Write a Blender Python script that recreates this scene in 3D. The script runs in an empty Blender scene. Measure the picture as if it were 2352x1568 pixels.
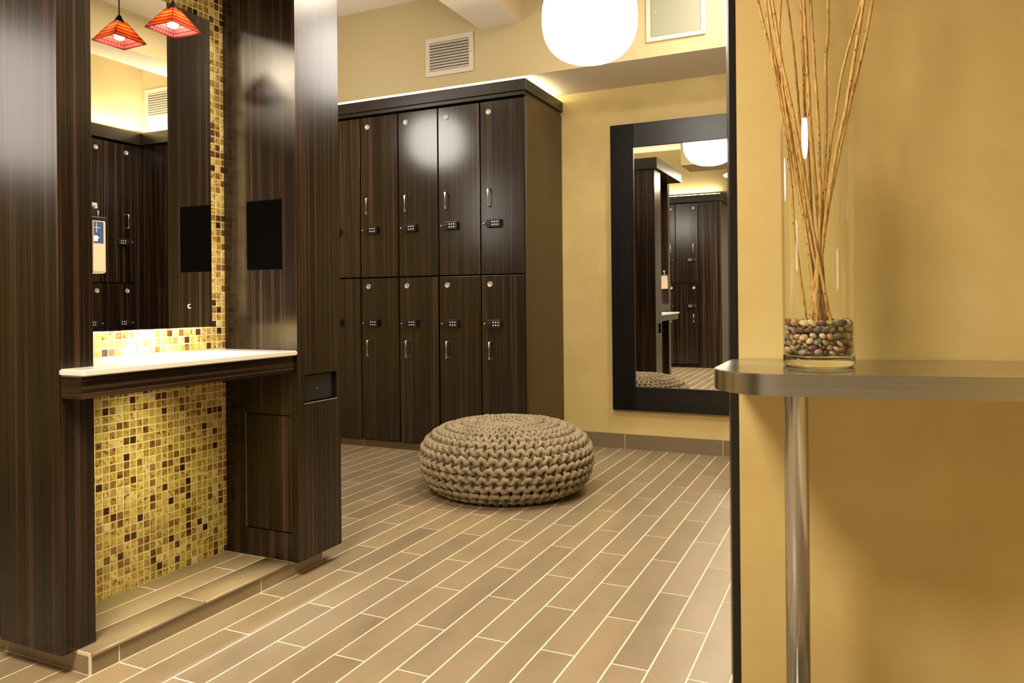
import bpy, bmesh, math, random
import numpy as np
from mathutils import Vector, Matrix

random.seed(7)
rng = np.random.RandomState(7)
scene = bpy.context.scene
COL = scene.collection

# ------------------------------------------------------------------ camera
YAW, ROLL, FPX, SHIFT = -0.4329, -0.0089, 1730.4, -91.94
fwd = Vector((math.sin(YAW), math.cos(YAW), 0.0))
rt = Vector((math.cos(YAW), -math.sin(YAW), 0.0))
up = Vector((0, 0, 1))
c_, s_ = math.cos(ROLL), math.sin(ROLL)
right = rt * c_ + up * s_
upv = up * c_ - rt * s_
cam_data = bpy.data.cameras.new('camera')
cam_data.sensor_fit = 'HORIZONTAL'
cam_data.sensor_width = 36.0
cam_data.lens = FPX / 2352.0 * 36.0
cam_data.shift_y = SHIFT / 2352.0
cam_data.clip_start = 0.02
cam = bpy.data.objects.new('camera', cam_data)
COL.objects.link(cam)
M = Matrix.Identity(4)
for i in range(3):
    M[i][0] = right[i]; M[i][1] = upv[i]; M[i][2] = -fwd[i]
M[0][3], M[1][3], M[2][3] = 0.0, 0.0, 1.0
cam.matrix_world = M
scene.camera = cam

# ------------------------------------------------------------------ view / world
vs = scene.view_settings
vs.view_transform = 'Standard'; vs.look = 'None'; vs.gamma = 1.0; vs.use_curve_mapping = False
vs.exposure = 0.0
world = bpy.data.worlds.new('world'); scene.world = world
world.use_nodes = True
world.node_tree.nodes['Background'].inputs[0].default_value = (1.0, 0.85, 0.65, 1)
world.node_tree.nodes['Background'].inputs[1].default_value = 0.02

WARM = (1.0, 0.87, 0.69)
WHITE = (1.0, 0.93, 0.86)

def area(name, loc, size, power, color=WARM, target=None, spread=math.pi, size_y=None):
    d = bpy.data.lights.new(name, 'AREA')
    d.energy = power; d.color = color; d.spread = spread
    if size_y is None:
        d.shape = 'DISK'; d.size = size
    else:
        d.shape = 'RECTANGLE'; d.size = size; d.size_y = size_y
    o = bpy.data.objects.new(name, d); COL.objects.link(o)
    o.location = loc
    tgt = Vector(target) if target else Vector((loc[0], loc[1], loc[2] - 1))
    o.rotation_euler = (tgt - Vector(loc)).to_track_quat('-Z', 'Y').to_euler()
    return o

# unseen ceiling lights: first placed from the ledge shadow, other three added as fill
area('ceiling_lamp', (-1.15, 0.35, 2.46), 0.70, 108, (1.0, 0.83, 0.61))
area('ceiling_lamp', (-3.2, 2.6, 3.03), 0.5, 8, WARM)
area('ceiling_lamp', (-1.15, 2.4, 3.03), 0.5, 38, WARM)
area('ceiling_lamp', (-0.45, 3.9, 3.03), 0.4, 32, WARM)
# unseen area light by the left wall, added for the left column's sheen
area('wall_lamp', (-4.45, -0.20, 2.2), 0.55, 13, (1.0, 0.90, 0.80), (0, -0.20, 2.2), math.pi, 0.8)

# ------------------------------------------------------------------ materials
def new_mat(name):
    m = bpy.data.materials.new(name); m.use_nodes = True
    nt = m.node_tree
    return m, nt, nt.nodes, nt.links, nt.nodes['Principled BSDF']

def plain(name, col, rough=0.5, metal=0.0, spec=0.5, coat=0.0):
    m, nt, N, L, b = new_mat(name)
    b.inputs['Base Color'].default_value = (*col, 1)
    b.inputs['Roughness'].default_value = rough
    b.inputs['Metallic'].default_value = metal
    b.inputs['Specular IOR Level'].default_value = spec
    b.inputs['Coat Weight'].default_value = coat
    return m

def emit(name, col, strength):
    m, nt, N, L, b = new_mat(name)
    b.inputs['Base Color'].default_value = (*col, 1)
    b.inputs['Emission Color'].default_value = (*col, 1)
    b.inputs['Emission Strength'].default_value = strength
    return m

def ramp(N, stops):
    r = N.new('ShaderNodeValToRGB')
    e = r.color_ramp.elements
    while len(e) < len(stops): e.new(0.5)
    for k, (p, c) in enumerate(stops):
        e[k].position = p; e[k].color = (*c, 1)
    return r

def wood(name, grain='Z', dark=(0.0035, 0.002, 0.0012), mid=(0.0135, 0.0072, 0.004), light=(0.070, 0.040, 0.024), rough=0.23, fine=190.0):
    m, nt, N, L, b = new_mat(name)
    tc = N.new('ShaderNodeTexCoord'); oi = N.new('ShaderNodeObjectInfo')
    mul = N.new('ShaderNodeVectorMath'); mul.operation = 'SCALE'
    mul.inputs[0].default_value = (7.3, 4.1, 3.7); L.new(oi.outputs['Random'], mul.inputs['Scale'])
    add = N.new('ShaderNodeVectorMath'); add.operation = 'ADD'
    L.new(tc.outputs['Object'], add.inputs[0]); L.new(mul.outputs[0], add.inputs[1])
    g = {'X': 0, 'Y': 1, 'Z': 2}[grain]
    outs = []
    for sc, gs, det in ((fine, 0.9, 2.0), (38.0, 0.45, 3.0)):
        mp = N.new('ShaderNodeMapping')
        v = [sc, sc, sc]; v[g] = gs
        mp.inputs['Scale'].default_value = v
        L.new(add.outputs[0], mp.inputs[0])
        nz = N.new('ShaderNodeTexNoise'); nz.inputs['Scale'].default_value = 1.0
        nz.inputs['Detail'].default_value = det; nz.inputs['Roughness'].default_value = 0.55
        L.new(mp.outputs[0], nz.inputs['Vector'])
        outs.append(nz.outputs['Fac'])
    mx = N.new('ShaderNodeMix'); mx.data_type = 'FLOAT'
    mx.inputs[0].default_value = 0.5
    L.new(outs[0], mx.inputs[2]); L.new(outs[1], mx.inputs[3])
    r = ramp(N, [(0.36, dark), (0.50, mid), (0.66, light)])
    L.new(mx.outputs[0], r.inputs[0]); L.new(r.outputs[0], b.inputs['Base Color'])
    b.inputs['Roughness'].default_value = rough
    b.inputs['Specular IOR Level'].default_value = 0.45
    return m

W_V = wood('striped_ebony_vertical')
W_LOCK = wood('striped_ebony_doors', rough=0.19)
W_LOCK.node_tree.nodes['Principled BSDF'].inputs['Specular IOR Level'].default_value = 0.62
W_Y = wood('striped_ebony_along', 'Y')
W_X = wood('striped_ebony_across', 'X')
W_DK = wood('black_brown_wood', 'Z', (0.0025, 0.0024, 0.0027), (0.005, 0.0046, 0.005), (0.010, 0.0085, 0.008), 0.34)
W_CROWN = wood('crown_wood', 'X', (0.013, 0.0095, 0.0065), (0.017, 0.0125, 0.0085), (0.022, 0.016, 0.011), 0.33)
W_END = wood('end_panel_wood', 'Z', (0.046, 0.027, 0.009), (0.055, 0.033, 0.012), (0.066, 0.041, 0.016), 0.36, 60.0)

def plaster(name, ca, cb, cc):
    m, nt, N, L, b = new_mat(name)
    tc = N.new('ShaderNodeTexCoord')
    n1 = N.new('ShaderNodeTexNoise'); n1.inputs['Scale'].default_value = 2.6; n1.inputs['Detail'].default_value = 7
    n1.inputs['Roughness'].default_value = 0.62; n1.inputs['Distortion'].default_value = 0.15
    L.new(tc.outputs['Object'], n1.inputs['Vector'])
    r = ramp(N, [(0.33, ca), (0.52, cb), (0.70, cc)])
    L.new(n1.outputs['Fac'], r.inputs[0]); L.new(r.outputs[0], b.inputs['Base Color'])
    b.inputs['Roughness'].default_value = 0.55
    b.inputs['Specular IOR Level'].default_value = 0.3
    return m

P_WALL = plaster('polished_gold_plaster', (0.590, 0.452, 0.186), (0.642, 0.507, 0.220), (0.688, 0.560, 0.262))
P_SOFF = plain('pale_tan_paint', (0.47, 0.385, 0.215), 0.7, spec=0.2)
P_CEIL = plain('offwhite_paint', (0.74, 0.68, 0.60), 0.8, spec=0.2)
P_WHITE = plain('vent_white', (0.56, 0.49, 0.40), 0.45)
P_GREY = plain('hatch_grey', (0.27, 0.275, 0.20), 0.8)
P_VENT = plain('vent_slat', (0.50, 0.46, 0.38), 0.5)
P_DARK = plain('black_void', (0.004, 0.004, 0.004), 0.6, spec=0.2)
P_SLOT = plain('black_gloss_plate', (0.0008, 0.0007, 0.0007), 0.6, spec=0.02)
P_CARC = plain('carcass_black', (0.006, 0.005, 0.005), 0.6, spec=0.2)
P_BLACK = plain('black_plastic', (0.012, 0.012, 0.016), 0.28)
P_KEY = plain('white_keys', (0.75, 0.78, 0.85), 0.35)
NICKEL = plain('satin_nickel', (0.90, 0.86, 0.78), 0.32, 1.0)
DISC = plain('brushed_disc', (0.55, 0.52, 0.47), 0.45, 0.35)
MIRROR = plain('mirror_glass', (0.90, 0.91, 0.88), 0.0, 1.0)
STONE = plain('white_quartz', (0.80, 0.78, 0.72), 0.10)
GROUT_F = plain('floor_grout', (0.84, 0.74, 0.57), 0.85, spec=0.2)
GROUT_M = plain('mosaic_grout', (0.80, 0.68, 0.40), 0.8, spec=0.2)

def steel_mat(name, rough, aniso, axis):
    m, nt, N, L, b = new_mat(name)
    tc = N.new('ShaderNodeTexCoord'); mp = N.new('ShaderNodeMapping')
    v = [240.0, 240.0, 240.0]; v[axis] = 2.0
    mp.inputs['Scale'].default_value = v
    L.new(tc.outputs['Object'], mp.inputs[0])
    nz = N.new('ShaderNodeTexNoise'); nz.inputs['Scale'].default_value = 1.0; nz.inputs['Detail'].default_value = 3
    L.new(mp.outputs[0], nz.inputs['Vector'])
    r = ramp(N, [(0.3, (0.50, 0.495, 0.47)), (0.7, (0.60, 0.59, 0.56))])
    L.new(nz.outputs['Fac'], r.inputs[0]); L.new(r.outputs[0], b.inputs['Base Color'])
    b.inputs['Metallic'].default_value = 1.0
    b.inputs['Roughness'].default_value = rough
    b.inputs['Anisotropic'].default_value = aniso
    return m
STEEL = steel_mat('brushed_steel', 0.24, 0.4, 0)
STEEL_LEG = steel_mat('brushed_steel_leg', 0.22, 0.3, 2)

def tile_mat(name, island):
    m, nt, N, L, b = new_mat(name)
    if island:
        g = N.new('ShaderNodeNewGeometry'); rnd = g.outputs['Random Per Island']
    else:
        g = N.new('ShaderNodeObjectInfo'); rnd = g.outputs['Random']
    r = ramp(N, [(0.0, (0.248, 0.190, 0.120)), (0.35, (0.274, 0.213, 0.136)), (0.7, (0.296, 0.228, 0.146)), (1.0, (0.312, 0.240, 0.140))])
    L.new(rnd, r.inputs[0])
    tc = N.new('ShaderNodeTexCoord'); geo = N.new('ShaderNodeNewGeometry')
    mp = N.new('ShaderNodeMapping'); mp.inputs['Scale'].default_value = (9, 3.5, 9)
    L.new(geo.outputs['Position'], mp.inputs[0])
    n1 = N.new('ShaderNodeTexNoise'); n1.inputs['Scale'].default_value = 1.0; n1.inputs['Detail'].default_value = 8; n1.inputs['Roughness'].default_value = 0.6
    L.new(mp.outputs[0], n1.inputs['Vector'])
    r2 = ramp(N, [(0.28, (0.86, 0.84, 0.82)), (0.5, (1, 1, 1)), (0.75, (1.09, 1.08, 1.05))])
    L.new(n1.outputs['Fac'], r2.inputs[0])
    mx = N.new('ShaderNodeMix'); mx.data_type = 'RGBA'; mx.blend_type = 'MULTIPLY'; mx.inputs[0].default_value = 1.0
    L.new(r.outputs[0], mx.inputs[6]); L.new(r2.outputs[0], mx.inputs[7])
    # small scuffs
    mp2 = N.new('ShaderNodeMapping'); mp2.inputs['Scale'].default_value = (45, 14, 45)
    L.new(geo.outputs['Position'], mp2.inputs[0])
    n2 = N.new('ShaderNodeTexNoise'); n2.inputs['Scale'].default_value = 1.0; n2.inputs['Detail'].default_value = 3
    L.new(mp2.outputs[0], n2.inputs['Vector'])
    r3 = ramp(N, [(0.20, (0.72, 0.66, 0.60)), (0.27, (1, 1, 1))])
    L.new(n2.outputs['Fac'], r3.inputs[0])
    mx2 = N.new('ShaderNodeMix'); mx2.data_type = 'RGBA'; mx2.blend_type = 'MULTIPLY'; mx2.inputs[0].default_value = 1.0
    L.new(mx.outputs[2], mx2.inputs[6]); L.new(r3.outputs[0], mx2.inputs[7])
    L.new(mx2.outputs[2], b.inputs['Base Color'])
    b.inputs['Roughness'].default_value = 0.33
    b.inputs['Specular IOR Level'].default_value = 0.5
    return m
TILE = tile_mat('tan_porcelain', False)
TILE_I = tile_mat('tan_porcelain_field', True)

def mosaic_mat(name, island):
    m, nt, N, L, b = new_mat(name)
    if island:
        g = N.new('ShaderNodeNewGeometry'); rnd = g.outputs['Random Per Island']
    else:
        g = N.new('ShaderNodeObjectInfo'); rnd = g.outputs['Random']
    r = ramp(N, [(0.0, (0.030, 0.014, 0.006)), (0.055, (0.10, 0.045, 0.012)), (0.16, (0.27, 0.16, 0.05)), (0.34, (0.44, 0.32, 0.085)),
                 (0.62, (0.54, 0.42, 0.13)), (0.85, (0.62, 0.51, 0.20)), (1.0, (0.70, 0.60, 0.37))])
    L.new(rnd, r.inputs[0])
    geo = N.new('ShaderNodeNewGeometry')
    sc = N.new('ShaderNodeVectorMath'); sc.operation = 'SCALE'; sc.inputs[0].default_value = (31.0, 17.0, 23.0)
    L.new(rnd, sc.inputs['Scale'])
    ad = N.new('ShaderNodeVectorMath'); ad.operation = 'ADD'
    L.new(geo.outputs['Position'], ad.inputs[0]); L.new(sc.outputs[0], ad.inputs[1])
    n1 = N.new('ShaderNodeTexNoise'); n1.inputs['Scale'].default_value = 46; n1.inputs['Detail'].default_value = 2.5
    n1.inputs['Distortion'].default_value = 1.6
    L.new(ad.outputs[0], n1.inputs['Vector'])
    r2 = ramp(N, [(0.33, (0.34, 0.19, 0.07)), (0.44, (0.85, 0.74, 0.55)), (0.55, (1, 1, 1)), (0.72, (1.12, 1.1, 1.02))])
    L.new(n1.outputs['Fac'], r2.inputs[0])
    mx = N.new('ShaderNodeMix'); mx.data_type = 'RGBA'; mx.blend_type = 'MULTIPLY'; mx.inputs[0].default_value = 1.0
    L.new(r.outputs[0], mx.inputs[6]); L.new(r2.outputs[0], mx.inputs[7])
    L.new(mx.outputs[2], b.inputs['Base Color'])
    b.inputs['Roughness'].default_value = 0.18
    return m
MOS = mosaic_mat('amber_glass_tile', False)
MOS_I = mosaic_mat('amber_glass_tile_field', True)

# ------------------------------------------------------------------ mesh helpers
class MB:
    """collects faces for one mesh"""
    def __init__(self): self.v = []; self.f = []; self.mi = []; self.sm = []
    def quad(self, a, b, c, d, mi=0):
        n = len(self.v); self.v += [a, b, c, d]; self.f.append((n, n+1, n+2, n+3)); self.mi.append(mi); self.sm.append(False)
    def box(self, x0, x1, y0, y1, z0, z1, mi=0):
        n = len(self.v)
        self.v += [(x0,y0,z0),(x1,y0,z0),(x1,y1,z0),(x0,y1,z0),(x0,y0,z1),(x1,y0,z1),(x1,y1,z1),(x0,y1,z1)]
        for f in ((0,3,2,1),(4,5,6,7),(0,1,5,4),(1,2,6,5),(2,3,7,6),(3,0,4,7)):
            self.f.append(tuple(n+i for i in f)); self.mi.append(mi); self.sm.append(False)
        return self
    def bevbox(self, x0, x1, y0, y1, z0, z1, b=0.003, mi=0):
        bm = bmesh.new(); bmesh.ops.create_cube(bm, size=1.0)
        for v in bm.verts:
            v.co = ((x0+x1)/2+v.co.x*(x1-x0), (y0+y1)/2+v.co.y*(y1-y0), (z0+z1)/2+v.co.z*(z1-z0))
        bmesh.ops.bevel(bm, geom=bm.edges[:], offset=b, segments=2, profile=0.5, affect='EDGES')
        self.add_bm(bm, mi); return self
    def add_bm(self, bm, mi=0, smooth=False):
        bm.normal_update()
        n = len(self.v); bm.verts.index_update()
        self.v += [tuple(v.co) for v in bm.verts]
        for f in bm.faces:
            self.f.append(tuple(n+v.index for v in f.verts)); self.mi.append(mi); self.sm.append(smooth)
        bm.free()
    def lathe(self, prof, seg=32, cx=0, cy=0, mi=0, smooth=True, cap0=False, cap1=False, axis='Z'):
        n = len(self.v); k = len(prof)
        for i in range(seg):
            a = 2*math.pi*i/seg; ca, sa = math.cos(a), math.sin(a)
            for r, z in prof:
                p = (r*ca, r*sa, z)
                if axis == 'Y': p = (p[0], p[2], p[1])
                self.v.append((p[0]+cx, p[1]+cy, p[2]))
        for i in range(seg):
            j = (i+1) % seg
            for q in range(k-1):
                f = (n+i*k+q, n+j*k+q, n+j*k+q+1, n+i*k+q+1)
                if axis == 'Y': f = f[::-1]
                self.f.append(f); self.mi.append(mi); self.sm.append(smooth)
        if cap0: self.f.append(tuple(n+i*k for i in range(seg))[::-1]); self.mi.append(mi); self.sm.append(False)
        if cap1: self.f.append(tuple(n+i*k+k-1 for i in range(seg))); self.mi.append(mi); self.sm.append(False)
        return self
    def tube(self, pts, rad, seg=8, mi=0, caps=True):
        pts = [Vector(p) for p in pts]; n = len(self.v); k = len(pts)
        if not hasattr(rad, '__len__'): rad = [rad]*k
        t0 = (pts[1]-pts[0]).normalized()
        ref = Vector((0,0,1)) if abs(t0.z) < 0.9 else Vector((1,0,0))
        for i, p in enumerate(pts):
            t = (pts[min(i+1,k-1)]-pts[max(i-1,0)]).normalized()
            u = t.cross(ref).normalized(); w = t.cross(u).normalized()
            for s in range(seg):
                a = 2*math.pi*s/seg
                self.v.append(tuple(p + (u*math.cos(a)+w*math.sin(a))*rad[i]))
        for i in range(k-1):
            for s in range(seg):
                s2 = (s+1) % seg
                self.f.append((n+i*seg+s, n+i*seg+s2, n+(i+1)*seg+s2, n+(i+1)*seg+s)); self.mi.append(mi); self.sm.append(True)
        if caps:
            self.f.append(tuple(n+s for s in range(seg))[::-1]); self.mi.append(mi); self.sm.append(False)
            self.f.append(tuple(n+(k-1)*seg+s for s in range(seg))); self.mi.append(mi); self.sm.append(False)
        return self
    def prism(self, poly, z0, z1, mi=0):
        n = len(self.v); k = len(poly)
        self.v += [(x, y, z0) for x, y in poly] + [(x, y, z1) for x, y in poly]
        self.f.append(tuple(range(n, n+k))[::-1]); self.f.append(tuple(range(n+k, n+2*k))); self.mi += [mi, mi]; self.sm += [False, False]
        for i in range(k):
            j = (i+1) % k
            self.f.append((n+i, n+j, n+k+j, n+k+i)); self.mi.append(mi); self.sm.append(False)
        return self
    def mesh(self, name, mats):
        me = bpy.data.meshes.new(name)
        me.from_pydata(self.v, [], self.f)
        if not isinstance(mats, (list, tuple)): mats = [mats]
        for m in mats: me.materials.append(m)
        me.polygons.foreach_set('material_index', self.mi)
        me.polygons.foreach_set('use_smooth', self.sm)
        me.update()
        return me

def link(name, data, parent=None):
    o = bpy.data.objects.new(name, data); COL.objects.link(o)
    if parent is not None: o.parent = parent
    return o
def obj(name, mb, mats, parent=None, loc=None):
    o = link(name, mb.mesh(name, mats), parent)
    if loc is not None: o.location = loc
    return o
def tag(o, label, cat, group=None):
    o['label'] = label; o['category'] = cat
    if group: o['group'] = group
    return o
def thing(name, label, cat, loc=(0,0,0), rz=0.0, group=None):
    o = link(name, None); o.location = loc; o.rotation_euler = (0,0,rz)
    return tag(o, label, cat, group)
def struct(name, mb, mats, label=None):
    o = obj(name, mb, mats); o['kind'] = 'structure'
    if label: o['label'] = label
    return o
def dup(root, loc, rz, label, group=None):
    r = root.copy(); COL.objects.link(r); r.location = loc; r.rotation_euler = (0,0,rz); r['label'] = label
    if group: r['group'] = group
    for ch in list(root.children):
        c = ch.copy(); COL.objects.link(c); c.parent = r
        for g in list(ch.children):
            d = g.copy(); COL.objects.link(d); d.parent = c
    return r
def B(x0, x1, y0, y1, z0, z1): return MB().box(x0, x1, y0, y1, z0, z1)
def BB(x0, x1, y0, y1, z0, z1, b=0.003): return MB().bevbox(x0, x1, y0, y1, z0, z1, b)
def pocket_face(mb, o, u, v, w, h, n, pk, mi=0, pmi=1):
    """rectangle o+u*[0,w]+v*[0,h] with one rectangular pocket pk=(u0,u1,v0,v1,depth); n is the outward normal"""
    o, u, v, n = Vector(o), Vector(u), Vector(v), Vector(n)
    u0, u1, v0, v1, d = pk
    P = lambda a, b, k=0.0: tuple(o+u*a+v*b-n*k)
    us, vv = [0, u0, u1, w], [0, v0, v1, h]
    flip = u.cross(v).dot(n) < 0
    def q(a, b, c, e, m):
        mb.quad(*((a, e, c, b) if flip else (a, b, c, e)), m)
    for i in range(3):
        for j in range(3):
            if i == 1 and j == 1: continue
            q(P(us[i],vv[j]), P(us[i+1],vv[j]), P(us[i+1],vv[j+1]), P(us[i],vv[j+1]), mi)
    q(P(u0,v0,d), P(u1,v0,d), P(u1,v1,d), P(u0,v1,d), pmi)
    q(P(u0,v0), P(u1,v0), P(u1,v0,d), P(u0,v0,d), pmi)
    q(P(u1,v0), P(u1,v1), P(u1,v1,d), P(u1,v0,d), pmi)
    q(P(u1,v1), P(u0,v1), P(u0,v1,d), P(u1,v1,d), pmi)
    q(P(u0,v1), P(u0,v0), P(u0,v0,d), P(u0,v1,d), pmi)

# ================================================================== SETTING
H_CEIL = 3.06
slab = struct('floor', B(-4.6, 2.2, -1.7, 5.1, -0.10, -0.0010), GROUT_F, 'tan plank tile floor with pale grout lines')
EVEN = [-1.27, -0.72, -0.19, 0.355, 0.90, 1.451, 1.997, 2.555, 3.148, 3.737, 4.345, 4.935]
ODD = [-1.0, -0.45, 0.08, 0.625, 1.18, 1.732, 2.291, 2.866, 3.44, 4.035, 4.641, 4.935]
PITCH, G = 0.105, 0.0026
def in_step(x0, x1, y0, y1): return x0 > -2.46 and x1 < -1.88 and y0 > 1.35 and y1 < 2.35
tiles = []
for k in range(-25, 22):
    x0 = -1.893 + k*PITCH; x1 = x0 + PITCH
    js = EVEN if k % 2 == 0 else ODD
    for a, b in zip(js[:-1], js[1:]):
        if b > 4.93 and a > 4.9: continue
        y0, y1 = a, b
        if x0 > -2.46 and x1 < -1.88:            # stops against the raised step
            if y0 >= 1.36 and y1 <= 2.34: continue
            if y0 < 1.366 < y1: y1 = 1.366
            if y0 < 2.333 < y1: y0 = 2.333
        if x1 < -1.88 and y1 > 4.35:
            if y0 >= 4.33: continue
            y1 = min(y1, 4.335)
        tiles.append((x0, x1, y0, y1))
def tile_mb(mb, x0, x1, y0, y1, zt=0.0, zb=-0.006):
    e = 0.0006
    n = len(mb.v)
    X0, X1, Y0, Y1 = x0+G, x1-G, y0+G, y1-G
    mb.v += [(X0,Y0,zb),(X1,Y0,zb),(X1,Y1,zb),(X0,Y1,zb),(X0,Y0,zt-e),(X1,Y0,zt-e),(X1,Y1,zt-e),(X0,Y1,zt-e),
             (X0+e,Y0+e,zt),(X1-e,Y0+e,zt),(X1-e,Y1-e,zt),(X0+e,Y1-e,zt)]
    for f in ((8,9,10,11),(0,1,5,4),(1,2,6,5),(2,3,7,6),(3,0,4,7),(4,5,9,8),(5,6,10,9),(6,7,11,10),(7,4,8,11)):
        mb.f.append(tuple(n+i for i in f)); mb.mi.append(0); mb.sm.append(False)
cf = Vector((0, 0, 1))
def vis_key(t):
    cx, cy = (t[0]+t[1])/2, (t[2]+t[3])/2
    d = Vector((cx, cy, 0)) - cf
    z = d.dot(fwd); x = d.dot(right)
    if z < 0.3: return -1
    ux, uy = x/z, 1.0/z
    inside = abs(ux) < 0.70 and uy < 0.58
    hidden = (cx < -1.9 and cy < 1.3*abs(cx)-0.2 and cx < -2.4) or (cx > -0.25 and cy > 1.9)
    return (1.0/z**3) * (1 if inside and not hidden else 1e-4)
tiles.sort(key=vis_key, reverse=True)
cache = {}
for t in tiles[:300]:
    key = (round(t[1]-t[0], 4), round(t[3]-t[2], 4))
    if key not in cache:
        mb = MB(); tile_mb(mb, 0, t[1]-t[0], 0, t[3]-t[2]); cache[key] = mb.mesh('tile', TILE)
    o = link('tile', cache[key], slab); o.location = (t[0], t[2], 0)
mb = MB()
for t in tiles[300:]: tile_mb(mb, *t)
o = obj('tile_field', mb, TILE_I, slab); o['kind'] = 'stuff'

struct('ceiling', B(-4.6, 2.2, -1.7, 5.1, H_CEIL, H_CEIL+0.08), P_CEIL)
struct('wall_back', B(-4.6, 2.2, 4.94, 5.05, 0, H_CEIL), P_WALL, 'gold plaster wall behind the lockers and the black framed mirror')
struct('wall_left', B(-4.6, -4.5, -1.7, 4.94, 0, H_CEIL), P_WALL)
struct('wall_side', B(1.62, 1.72, -1.7, 4.94, 0, H_CEIL), P_WALL)
struct('wall_rear', B(-4.5, 1.62, -1.6, -1.4, 0, H_CEIL), plain('grey_paint', (0.33, 0.31, 0.27), 0.7))
so = struct('ceiling_soffit', B(-4.5, 1.62, 4.406, 4.94, 2.44, H_CEIL), [P_SOFF, P_CEIL], 'tan boxed soffit above the lockers with vents in its face')
for p in so.data.polygons:
    if p.normal.z < -0.5: p.material_index = 1
struct('ceiling_soffit_side', B(1.06, 1.62, 2.3, 4.406, 2.44, H_CEIL), P_SOFF)
struct('ceiling_soffit_rear', B(-4.5, 1.62, -1.4, -0.83, 2.44, H_CEIL), P_SOFF)
struct('ceiling_header', B(-1.80, 1.62, 0.88, 1.39, 2.46, H_CEIL), P_SOFF)
mb = MB(); mb.box(-2.255, -1.951, 1.39, 4.406, 2.79, H_CEIL)
bo = struct('ceiling_beam', mb, [P_SOFF, P_CEIL], 'boxed ceiling beam running out from the soffit')
mb = MB(); mb.box(0.296, 0.600, 2.35, 4.406, 2.79, H_CEIL)
bo2 = struct('ceiling_beam', mb, [P_SOFF, P_CEIL], 'boxed ceiling beam seen in the vanity mirror')
for bb in (bo, bo2):
    for p in bb.data.polygons:
        if p.normal.z < -0.5: p.material_index = 1

# baseboard of long tiles under the mirror wall
bbk = struct('baseboard_back', B(-1.884, 1.0, 4.9228, 4.94, 0, 0.099), GROUT_F)
BASE = plain('baseboard_tile', (0.20, 0.155, 0.092), 0.4)
xs = [-1.884, -1.446, -0.802, -0.16, 0.48, 1.0]
for a, b in zip(xs[:-1], xs[1:]):
    obj('tile', B(a+0.0015, b-0.0015, 4.922, 4.934, 0.001, 0.101), BASE, bbk)

# angled partition on the right with its dark end post
wa = Vector((-0.25, 2.005)); wt = Vector((1, 0.19)).normalized(); wn = Vector((wt.y, -wt.x))
WROT = math.atan2(wt.y, wt.x)
# local frame of the partition: x = s along the wall, y = behind the wall (-offset), z up
def wall_local(o): o.location = (wa.x, wa.y, 0); o.rotation_euler = (0, 0, WROT); return o
wall_local(struct('wall_right', B(-0.035, 1.90, 0.0, 0.11, 0, H_CEIL), P_WALL, 'gold plaster partition behind the steel ledge'))
TRIM = plain('dark_trim', (0.010, 0.008, 0.007), 0.3)
wall_local(struct('trim_1', BB(-0.0555, -0.0352, -0.002, 0.112, 0, H_CEIL, 0.003), TRIM, 'black post capping the end of the partition'))

# ================================================================== VANITY ISLAND
XM = -2.195            # face of the mosaic
step = struct('floor_step', B(-2.44, -1.8937, 1.3660, 2.3328, 0.0, 0.0592), GROUT_F, 'low tiled step under the vanity')
STEP_T = tile_mat('step_porcelain', False)
def top_tile(x0, x1, y0, y1, round_front=False):
    mb = MB()
    if not round_front: mb.bevbox(x0+0.0018, x1-0.0018, y0+0.0018, y1-0.0018, 0.049, 0.060, 0.0012)
    else:
        prof = [(x0+0.0018, 0.049), (x1-0.004, 0.049)] + [(x1-0.006+0.0065*math.cos(a), 0.0535+0.0065*math.sin(a)) for a in [math.radians(d) for d in (-60,-30,0,30,60,90)]] + [(x0+0.0018, 0.060)]
        n = len(prof)
        for yy in (y0+0.0015, y1-0.0015): mb.v += [(x, yy, z) for x, z in prof]
        mb.f += [tuple(range(n)), tuple(range(n, 2*n))[::-1]]; mb.mi += [0, 0]; mb.sm += [False, False]
        for i in range(n):
            j = (i+1) % n
            mb.f.append((i, i+n, j+n, j)); mb.mi.append(0); mb.sm.append(True)
    return mb
for x0, x1, js, rf in ((-2.20, -2.113, [1.421, 1.76, 2.147], False), (-2.113, -2.008, [1.421, 2.0, 2.147], False), (-2.008, -1.887, [1.366, 1.752, 2.147, 2.30], True)):
    for a, b in zip(js[:-1], js[1:]): obj('tile', top_tile(x0, x1, a, b, rf), STEP_T, step)
for a, b in ((1.3665, 1.452), (1.452, 2.003), (2.003, 2.331)):
    obj('tile', BB(-1.901, -1.893, a+0.0018, b-0.0018, 0.002, 0.0475, 0.001), STEP_T, step)
for a, b in ((-2.44, -2.15), (-2.15, -1.9015)):
    obj('tile', BB(a+0.0018, b-0.0018, 1.3645, 1.3715, 0.002, 0.050, 0.001), STEP_T, step)
obj('tile', BB(-2.44, -1.9015, 2.328, 2.334, 0.002, 0.050, 0.001), STEP_T, step)

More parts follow.
